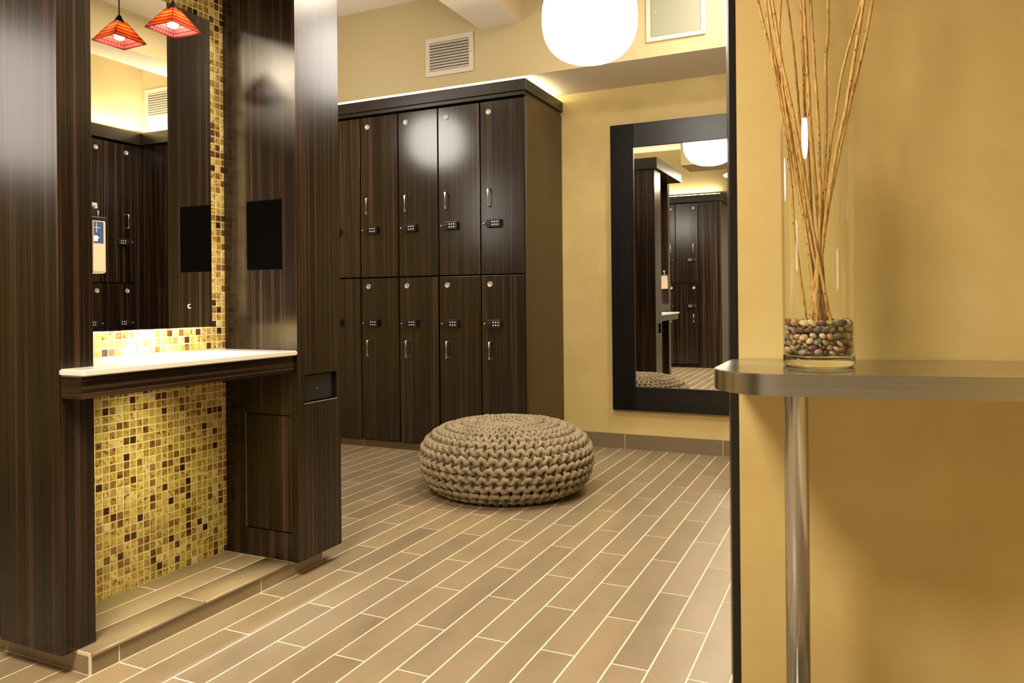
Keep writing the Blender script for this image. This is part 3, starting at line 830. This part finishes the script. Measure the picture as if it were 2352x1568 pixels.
def pprof(ph):
    ca, sa = math.cos(ph), math.sin(ph)
    r = PR*max(ca, 0)**(PE if sa > 0 else 0.32)
    z = PZC + PH*math.copysign(abs(sa)**0.86, sa)
    if sa > 0: z -= 0.020*math.exp(-(r/0.10)**2)
    return r, z
samp = [pprof(math.pi/2 - math.pi*i/600) for i in range(601)]
arc = [0.0]
for p, q in zip(samp[:-1], samp[1:]): arc.append(arc[-1]+math.hypot(q[0]-p[0], q[1]-p[1]))
def at_arc(s):
    i = int(np.searchsorted(arc, s)); i = max(1, min(600, i))
    f_ = (s-arc[i-1])/max(1e-9, arc[i]-arc[i-1])
    p, q = samp[i-1], samp[i]
    t_ = Vector((q[0]-p[0], q[1]-p[1])).normalized()
    return p[0]+(q[0]-p[0])*f_, p[1]+(q[1]-p[1])*f_, t_
core = [(max(0.0005, r-0.001), z) if abs(z-PZC) < 0.1 else (max(0.0005, r-0.006), z-math.copysign(0.006, z-PZC)) for r, z in samp[::20]]
obj('core', MB().lathe([(r, z) for r, z in core][::-1], 48), YCORE, pf)
def smooth_path(P):
    P = [Vector(p) for p in P]; o = []
    for i in range(len(P)-1):
        p0, p1, p2, p3 = P[max(i-1, 0)], P[i], P[i+1], P[min(i+2, len(P)-1)]
        o.append(p1); o.append(0.5*((2*p1)+(p2-p0)*0.5+(2*p0-5*p1+4*p2-p3)*0.25+(3*p1-p0-3*p2+p3)*0.125))
    o.append(P[-1]); return o
mb = MB()
row_h = 0.0415
nrow = int(arc[-1]/row_h)
for i in range(nrow):
    s = 0.022 + i*row_h
    if s > arc[-1]-0.20: break
    r0, z0, tv = at_arc(s)
    if r0 < 0.02: continue
    cnt = 52 if r0 > 0.20 else (39 if r0 > 0.13 else (26 if r0 > 0.07 else 13))
    du = 2*math.pi*r0/cnt; dv = row_h
    sgn = 1 if i % 2 == 0 else -1
    off = 0.0 if i % 2 == 0 else 0.5
    rad = min(0.0114, 0.205*du+0.0013)
    for k in range(cnt):
        a0 = 2*math.pi*(k+off+random.uniform(-0.07, 0.07))/cnt
        js = random.uniform(0.88, 1.12); jr = rad*random.uniform(0.92, 1.1)
        def PT(u, v, n):
            rr, zz, t2 = at_arc(min(max(s+v*dv, 0.001), arc[-1]-0.002))
            a = a0 + u*du/max(rr, 0.03)
            nr, nz = -t2.y, t2.x          # outward normal of the profile
            rr2, zz2 = rr+nr*n, zz+nz*n
            return (rr2*math.cos(a), rr2*math.sin(a), zz2)
        top = [(-0.33*sgn, 0.46, -0.008), (-0.31*sgn, 0.12, 0.006), (-0.20*sgn, -0.16, 0.0145*js), (0.03*sgn, -0.27, 0.0175*js), (0.24*sgn, -0.10, 0.0135*js), (0.33*sgn, 0.20, 0.003), (0.34*sgn, 0.5, -0.008)]
        mb.tube(smooth_path([PT(*q) for q in top]), jr, 7)
        horn = [(0.5-0.33*sgn, -0.60, 0.000), (0.5-0.32*sgn, -0.32, 0.0160*js), (0.5-0.20*sgn, 0.02, 0.0165*js), (0.5+0.04*sgn, 0.17, 0.0105*js), (0.5+0.27*sgn, 0.02, 0.004), (0.5+0.36*sgn, -0.26, -0.006)]
        mb.tube(smooth_path([PT(*q) for q in horn]), jr*0.95, 7)
obj('knit_cover', mb, YARN, pf)

# ================================================================== STEEL LEDGE
lg = thing('steel_ledge', 'brushed steel ledge with rounded end against the gold partition', 'ledge', (wa.x, wa.y, 0), WROT)
pts = []
fo, r_ = 0.412, 0.135
pts.append((-0.052, 0.003-0.006)); 
pts.append((-0.100, -0.262))
cx_, cy_ = -0.100+r_, -fo+r_
for i in range(13):
    a = math.pi + (math.pi/2)*i/12
    pts.append((cx_+r_*math.cos(a), cy_+r_*math.sin(a)))
pts.append((1.55, -fo)); pts.append((1.55, -0.003))
bm = bmesh.new()
f = bm.faces.new([bm.verts.new((x, y, 0.8035)) for x, y in pts]); rr = bmesh.ops.extrude_face_region(bm, geom=[f])
for g in rr['geom']:
    if isinstance(g, bmesh.types.BMVert): g.co.z = 0.848
bmesh.ops.recalc_face_normals(bm, faces=bm.faces[:])
bmesh.ops.bevel(bm, geom=[e for e in bm.edges if abs(e.verts[0].co.z-e.verts[1].co.z) < 1e-6], offset=0.002, segments=2, affect='EDGES')
for f in bm.faces: f.smooth = abs(f.normal.z) < 0.2
mb = MB(); mb.add_bm(bm)
top = obj('top', mb, STEEL, lg)
for p in top.data.polygons: p.use_smooth = True
top.data.set_sharp_from_angle(angle=math.radians(20))
leg = obj('leg', MB().lathe([(0.0, 0.002), (0.0258, 0.002), (0.0258, 0.803)], 40, 0.0775, -0.222), STEEL_LEG, lg)
obj('floor_flange', MB().lathe([(0.0258, 0.014), (0.045, 0.012), (0.048, 0.0), (0.0258, 0.0)], 32, 0.0775, -0.222), STEEL_LEG, leg)

# ------------------------------------------------------------------ vase, pebbles, twigs
def thin_glass(name):
    m, nt, N, L, b = new_mat(name)
    N.remove(b)
    tr = N.new('ShaderNodeBsdfTransparent'); tr.inputs[0].default_value = (0.985, 0.99, 0.975, 1)
    gs = N.new('ShaderNodeBsdfGlossy'); gs.inputs['Roughness'].default_value = 0.02; gs.inputs[0].default_value = (1, 1, 1, 1)
    lw = N.new('ShaderNodeLayerWeight'); lw.inputs['Blend'].default_value = 0.5
    pw = N.new('ShaderNodeMath'); pw.operation = 'POWER'; pw.inputs[1].default_value = 4.0
    ml = N.new('ShaderNodeMath'); ml.operation = 'MULTIPLY_ADD'; ml.inputs[1].default_value = 0.75; ml.inputs[2].default_value = 0.035
    L.new(lw.outputs['Facing'], pw.inputs[0]); L.new(pw.outputs[0], ml.inputs[0])
    mx = N.new('ShaderNodeMixShader')
    L.new(ml.outputs[0], mx.inputs[0]); L.new(tr.outputs[0], mx.inputs[1]); L.new(gs.outputs[0], mx.inputs[2])
    L.new(mx.outputs[0], N['Material Output'].inputs['Surface'])
    return m
GLASS = thin_glass('clear_vase_glass')
m, nt, N, L, b = new_mat('vase_base_glass')
b.inputs['Transmission Weight'].default_value = 1.0; b.inputs['Roughness'].default_value = 0.01; b.inputs['IOR'].default_value = 1.45
b.inputs['Base Color'].default_value = (0.93, 0.95, 0.88, 1)
GLASSB = m
VS, VO, VZ = 0.1285, 0.20, 0.8484
vxy = wa + wt*VS + wn*VO
def ledge_pt(s, o_, z): q = wa + wt*s + wn*o_; return (q.x, q.y, z)
vs_ = thing('glass_vase', 'tall clear glass cylinder vase of pebbles and twigs on steel ledge', 'vase', (vxy.x, vxy.y, VZ))
obj('wall', MB().lathe([(0.0765, 0.006), (0.0768, 0.027), (0.0795, 0.545), (0.0788, 0.5465), (0.0778, 0.545), (0.0748, 0.029)], 56), GLASS, vs_)
obj('base', MB().lathe([(0.0005, 0.001), (0.070, 0.0), (0.0745, 0.003), (0.0760, 0.008), (0.0760, 0.0240), (0.0735, 0.0268), (0.0005, 0.0268)], 56), GLASSB, vs_)

PEB = [plain('pebble_%s' % n_, c, 0.35) for n_, c in (('cream', (0.52, 0.40, 0.22)), ('tan', (0.40, 0.24, 0.10)), ('grey', (0.16, 0.145, 0.11)), ('dark', (0.045, 0.042, 0.035)),
       ('brown', (0.17, 0.085, 0.045)), ('rose', (0.36, 0.22, 0.13)), ('olive', (0.22, 0.19, 0.09)), ('white', (0.58, 0.50, 0.36)))]
peb_me = []
for v in range(4):
    for mi_, mt in enumerate(PEB):
        if (v+mi_) % 2: continue
        bm = bmesh.new(); bmesh.ops.create_icosphere(bm, subdivisions=2, radius=1.0)
        ax = (1.28, 1.0, 0.66) if v % 2 == 0 else (1.12, 0.92, 0.78)
        ph = Vector((v*1.7, mi_*0.9, 2.1))
        for q in bm.verts:
            n_ = q.co.copy(); k = 1 + 0.10*math.sin(2.1*n_.x+ph.x)*math.cos(1.7*n_.y+ph.y) + 0.05*math.sin(3*n_.z+ph.z)
            q.co = Vector((n_.x*ax[0]*k, n_.y*ax[1]*k, n_.z*ax[2]*k))
        mbp = MB(); mbp.add_bm(bm, 0, True); peb_me.append(mbp.mesh('pebble', mt))
# pack pebbles: rings against the glass relaxed a little
P_, R_ = [], []
RI = 0.0735
zz0 = 0.0272
def addp(r, a, z, rad): P_.append([r*math.cos(a), r*math.sin(a), z]); R_.append(rad)
for lay in range(6):
    z = zz0 + 0.0065 + lay*0.0118
    n_ = 24
    for k in range(n_):
        rad = random.uniform(0.0066, 0.0106)
        addp(RI-rad, 2*math.pi*(k+0.5*(lay % 2)+random.uniform(-.3,.3))/n_, z+random.uniform(-.0060,.0060), rad)
    n_ = 15
    for k in range(n_):
        rad = random.uniform(0.0066, 0.0092)
        addp(0.047, 2*math.pi*(k+random.uniform(-.3,.3))/n_, z+random.uniform(-.002,.002), rad)
for rr_, n_ in ((0.028, 9), (0.010, 3)):
    for lay in (4, 5):
        for k in range(n_):
            addp(rr_, 2*math.pi*(k+random.uniform(-.3,.3))/n_, zz0+0.0065+lay*0.0118+random.uniform(-.002,.003), random.uniform(0.007, 0.009))
P_ = np.array(P_); R_ = np.array(R_)
for it in range(60):
    D_ = P_[:, None, :] - P_[None, :, :]; dist = np.sqrt((D_**2).sum(-1)) + np.eye(len(P_))
    ov = np.clip((R_[:, None]+R_[None, :])*0.93 - dist, 0, None); np.fill_diagonal(ov, 0)
    P_ += 0.35*(D_/dist[..., None]*ov[..., None]).sum(1)
    rad_ = np.hypot(P_[:, 0], P_[:, 1]); lim = RI - R_*1.02
    k = np.where(rad_ > lim, lim/np.maximum(rad_, 1e-6), 1.0); P_[:, 0] *= k; P_[:, 1] *= k
    P_[:, 2] = np.clip(P_[:, 2], zz0+R_*0.8, 0.0985)
for p, rad in zip(P_, R_):
    me_ = random.choice(peb_me); o = link('pebble', me_)
    cname = me_.materials[0].name.split('_')[1]
    where = 'topmost' if p[2] > 0.080 else ('lower' if p[2] < 0.052 else 'middle')
    lat, dep = p[0]*right.x + p[1]*right.y, p[0]*fwd.x + p[1]*fwd.y
    side = 'at the back' if dep > 0.03 else ('toward the left side' if lat < -0.03 else ('toward the right side' if lat > 0.03 else 'at the front'))
    o.location = (vxy.x+p[0], vxy.y+p[1], VZ+p[2])
    o.rotation_euler = (random.uniform(-.8, .8), random.uniform(-.8, .8), random.uniform(0, 6.28))
    o.scale = (rad*0.98,)*3
    tag(o, '%s %s pebble %s of the %s layers in the glass vase' % ('small' if rad < 0.0082 else 'larger', cname, side, where), 'pebble', 'pebbles in the glass vase')

TWIG = bpy.data.materials.new('peeled_twig'); TWIG.use_nodes = True
N, L = TWIG.node_tree.nodes, TWIG.node_tree.links; b = N['Principled BSDF']
tc = N.new('ShaderNodeTexCoord'); mp = N.new('ShaderNodeMapping'); mp.inputs['Scale'].default_value = (260, 260, 42)
L.new(tc.outputs['Object'], mp.inputs[0])
n1 = N.new('ShaderNodeTexNoise'); n1.inputs['Scale'].default_value = 1.0; n1.inputs['Detail'].default_value = 3
L.new(mp.outputs[0], n1.inputs['Vector'])
r = ramp(N, [(0.30, (0.10, 0.045, 0.010)), (0.38, (0.40, 0.23, 0.055)), (0.55, (0.58, 0.36, 0.10)), (0.75, (0.66, 0.45, 0.16))])
L.new(n1.outputs['Fac'], r.inputs[0]); L.new(r.outputs[0], b.inputs['Base Color'])
b.inputs['Roughness'].default_value = 0.45
KNOT = plain('twig_knot', (0.09, 0.04, 0.012), 0.6)
TW = [[(0.1392,0.1852,0.9212),(0.1352,0.1842,0.9512),(0.1183,0.18,1.0795),(0.1027,0.1767,1.1819),(0.0825,0.1729,1.3005),(0.065,0.1688,1.4271),(0.0295,0.1636,1.5965),(0.0083,0.1603,1.7017),(-0.0522,0.1509,2.0017)],[(0.1229,0.195,0.9215),(0.1209,0.1938,0.9515),(0.1055,0.1847,1.185),(0.0866,0.1797,1.3161),(0.0665,0.1747,1.4487),(0.0367,0.1692,1.5991),(0.0234,0.1655,1.6981),(-0.0169,0.1543,1.9981)],[(0.1114,0.1732,0.9181),(0.1077,0.1739,0.9481),(0.0906,0.1769,1.0852),(0.0825,0.1785,1.1564),(0.0739,0.1816,1.2994),(0.0558,0.1844,1.4241),(0.0367,0.1873,1.558),(0.0233,0.1902,1.6886),(-0.0075,0.1969,1.9886)],[(0.157,0.2249,0.9223),(0.151,0.2251,0.9523),(0.1423,0.2254,0.9958),(0.118,0.2264,1.1413),(0.0972,0.2273,1.2779),(0.0762,0.2283,1.4122),(0.0523,0.2291,1.5367),(0.0339,0.23,1.6721),(-0.0069,0.232,1.9721)],[(0.1284,0.2177,0.9221),(0.1252,0.2159,0.9521),(0.103,0.2031,1.1634),(0.0827,0.1952,1.2967),(0.065,0.1872,1.4327),(0.0584,0.1835,1.4972),(0.0534,0.1766,1.6162),(0.0583,0.1722,1.6918),(0.0777,0.1547,1.9918)],[(0.1438,0.2033,0.9188),(0.1399,0.2023,0.9488),(0.1199,0.197,1.1043),(0.1069,0.1924,1.2435),(0.0942,0.1864,1.4209),(0.0846,0.1819,1.5595),(0.071,0.1777,1.6884),(0.0393,0.1679,1.9884)],[(0.1441,0.1812,0.9211),(0.1404,0.1804,0.9511),(0.1277,0.1776,1.0536),(0.1215,0.1749,1.1555),(0.1187,0.1728,1.2327),(0.1142,0.17,1.3354),(0.1087,0.1677,1.4244),(0.1063,0.1646,1.5419),(0.1024,0.1606,1.6916),(0.0946,0.1526,1.9916)],[(0.1496,0.1803,0.9202),(0.1474,0.1828,0.9502),(0.1348,0.1971,1.1236),(0.1271,0.2058,1.228),(0.1185,0.2142,1.3268),(0.1119,0.2213,1.4114),(0.1061,0.2308,1.5218),(0.0985,0.2427,1.6603),(0.082,0.2685,1.9603)],[(0.1174,0.2192,0.9203),(0.1192,0.2197,0.9503),(0.1273,0.2217,1.0832),(0.1318,0.2239,1.2254),(0.1306,0.2254,1.324),(0.1275,0.2268,1.409),(0.1193,0.2289,1.5513),(0.1136,0.2307,1.6634),(0.0983,0.2355,1.9634)],[(0.109,0.2202,0.9203),(0.1121,0.2182,0.9503),(0.1287,0.2071,1.1133),(0.1401,0.1987,1.2382),(0.1484,0.1917,1.3421),(0.1516,0.1868,1.4169),(0.1528,0.1791,1.5335),(0.1588,0.1742,1.607),(0.1602,0.1693,1.6821),(0.1658,0.1497,1.9821)],[(0.1088,0.1875,0.9194),(0.1123,0.1885,0.9494),(0.1362,0.1953,1.1532),(0.1485,0.1991,1.2652),(0.1598,0.2024,1.3618),(0.1681,0.2041,1.4116),(0.1791,0.2068,1.4918),(0.1964,0.2093,1.5613),(0.2233,0.2127,1.6587),(0.3062,0.2232,1.9587)],[(0.1071,0.213,0.9211),(0.1117,0.2139,0.9511),(0.1174,0.215,0.9882),(0.1324,0.2181,1.0901),(0.1445,0.2211,1.1884),(0.1556,0.2233,1.2612),(0.1675,0.2256,1.3344),(0.1847,0.228,1.4144),(0.2055,0.2321,1.5426),(0.2224,0.2355,1.6501),(0.2696,0.245,1.9501)],[(0.1198,0.2255,0.9223),(0.1224,0.2228,0.9523),(0.1345,0.2102,1.0934),(0.1514,0.2006,1.2012),(0.1626,0.1959,1.2533),(0.1861,0.1862,1.3636),(0.1974,0.1816,1.415),(0.2307,0.1697,1.5505),(0.2567,0.1587,1.6761),(0.3188,0.1324,1.9761)],[(0.1546,0.2057,0.9208),(0.1494,0.2063,0.9508),(0.1467,0.2066,0.9664),(0.1148,0.2089,1.1233),(0.0919,0.2114,1.2905),(0.0689,0.2139,1.4535),(0.0419,0.2158,1.588),(0.0276,0.2172,1.6777),(-0.0202,0.2219,1.9777)]]
TL = ['dry twig at far left of the vase mouth, leaning left', 'dry twig second from the left at the picture top', 'thin dry twig whose foot stands farthest left in the pebbles',
      'dry twig leaning left whose foot stands farthest right in the pebbles', 'dry twig near the left side that bends back to the right near its top', 'thin lone dry twig between the left bunch and the middle pair',
      'thick dry twig, left one of the upright middle pair', 'speckled dry twig, right one of the upright middle pair', 'dry twig just right of the upright middle pair',
      'lone upright dry twig right of centre in the vase', 'thin dry twig leaning right, innermost of the right three', 'thick dry twig leaning right that crosses in front of the others', 'dark knotted dry twig farthest right at the top',
      'dry twig in the left bunch passing down to the right side of the vase']
TR = [0.0034, 0.0032, 0.0026, 0.0034, 0.0030, 0.0028, 0.0040, 0.0040, 0.0034, 0.0034, 0.0031, 0.0042, 0.0036, 0.0032]
for T, lab, rad in zip(TW, TL, TR):
    base = Vector(ledge_pt(*T[0]))
    pts = [Vector(ledge_pt(*q)) - base for q in T]
    fine = []
    for i in range(len(pts)-1):
        p0, p1, p2, p3 = pts[max(i-1,0)], pts[i], pts[i+1], pts[min(i+2, len(pts)-1)]
        nn = max(3, int((p2-p1).length/0.02))
        for j in range(nn):
            t_ = j/nn
            fine.append(0.5*((2*p1)+(p2-p0)*t_+(2*p0-5*p1+4*p2-p3)*t_*t_+(3*p1-p0-3*p2+p3)*t_**3))
    fine.append(pts[-1])
    fine = [p + Vector((random.uniform(-1,1), random.uniform(-1,1), 0))*0.0005 for p in fine]
    rads = [rad*(1.08-0.25*i/len(fine))*random.uniform(0.95, 1.06) for i in range(len(fine))]
    t = thing('twig', lab, 'twig', base, 0, 'dry twigs in the glass vase')
    obj('stem', MB().tube(fine, rads, 8), TWIG, t)
    mb = MB()
    for i in range(2, len(fine)-1):
        if random.random() < 0.55:
            a = random.uniform(0, 6.28); dirv = Vector((math.cos(a), math.sin(a), 0))
            c = fine[i] + dirv*rads[i]*0.85
            mb.tube([c-Vector((0,0,0.003)), c+dirv*0.0008, c+Vector((0,0,0.0035))], [0.0004, 0.0011, 0.0003], 5)
    k = obj('knots', mb, KNOT, t)
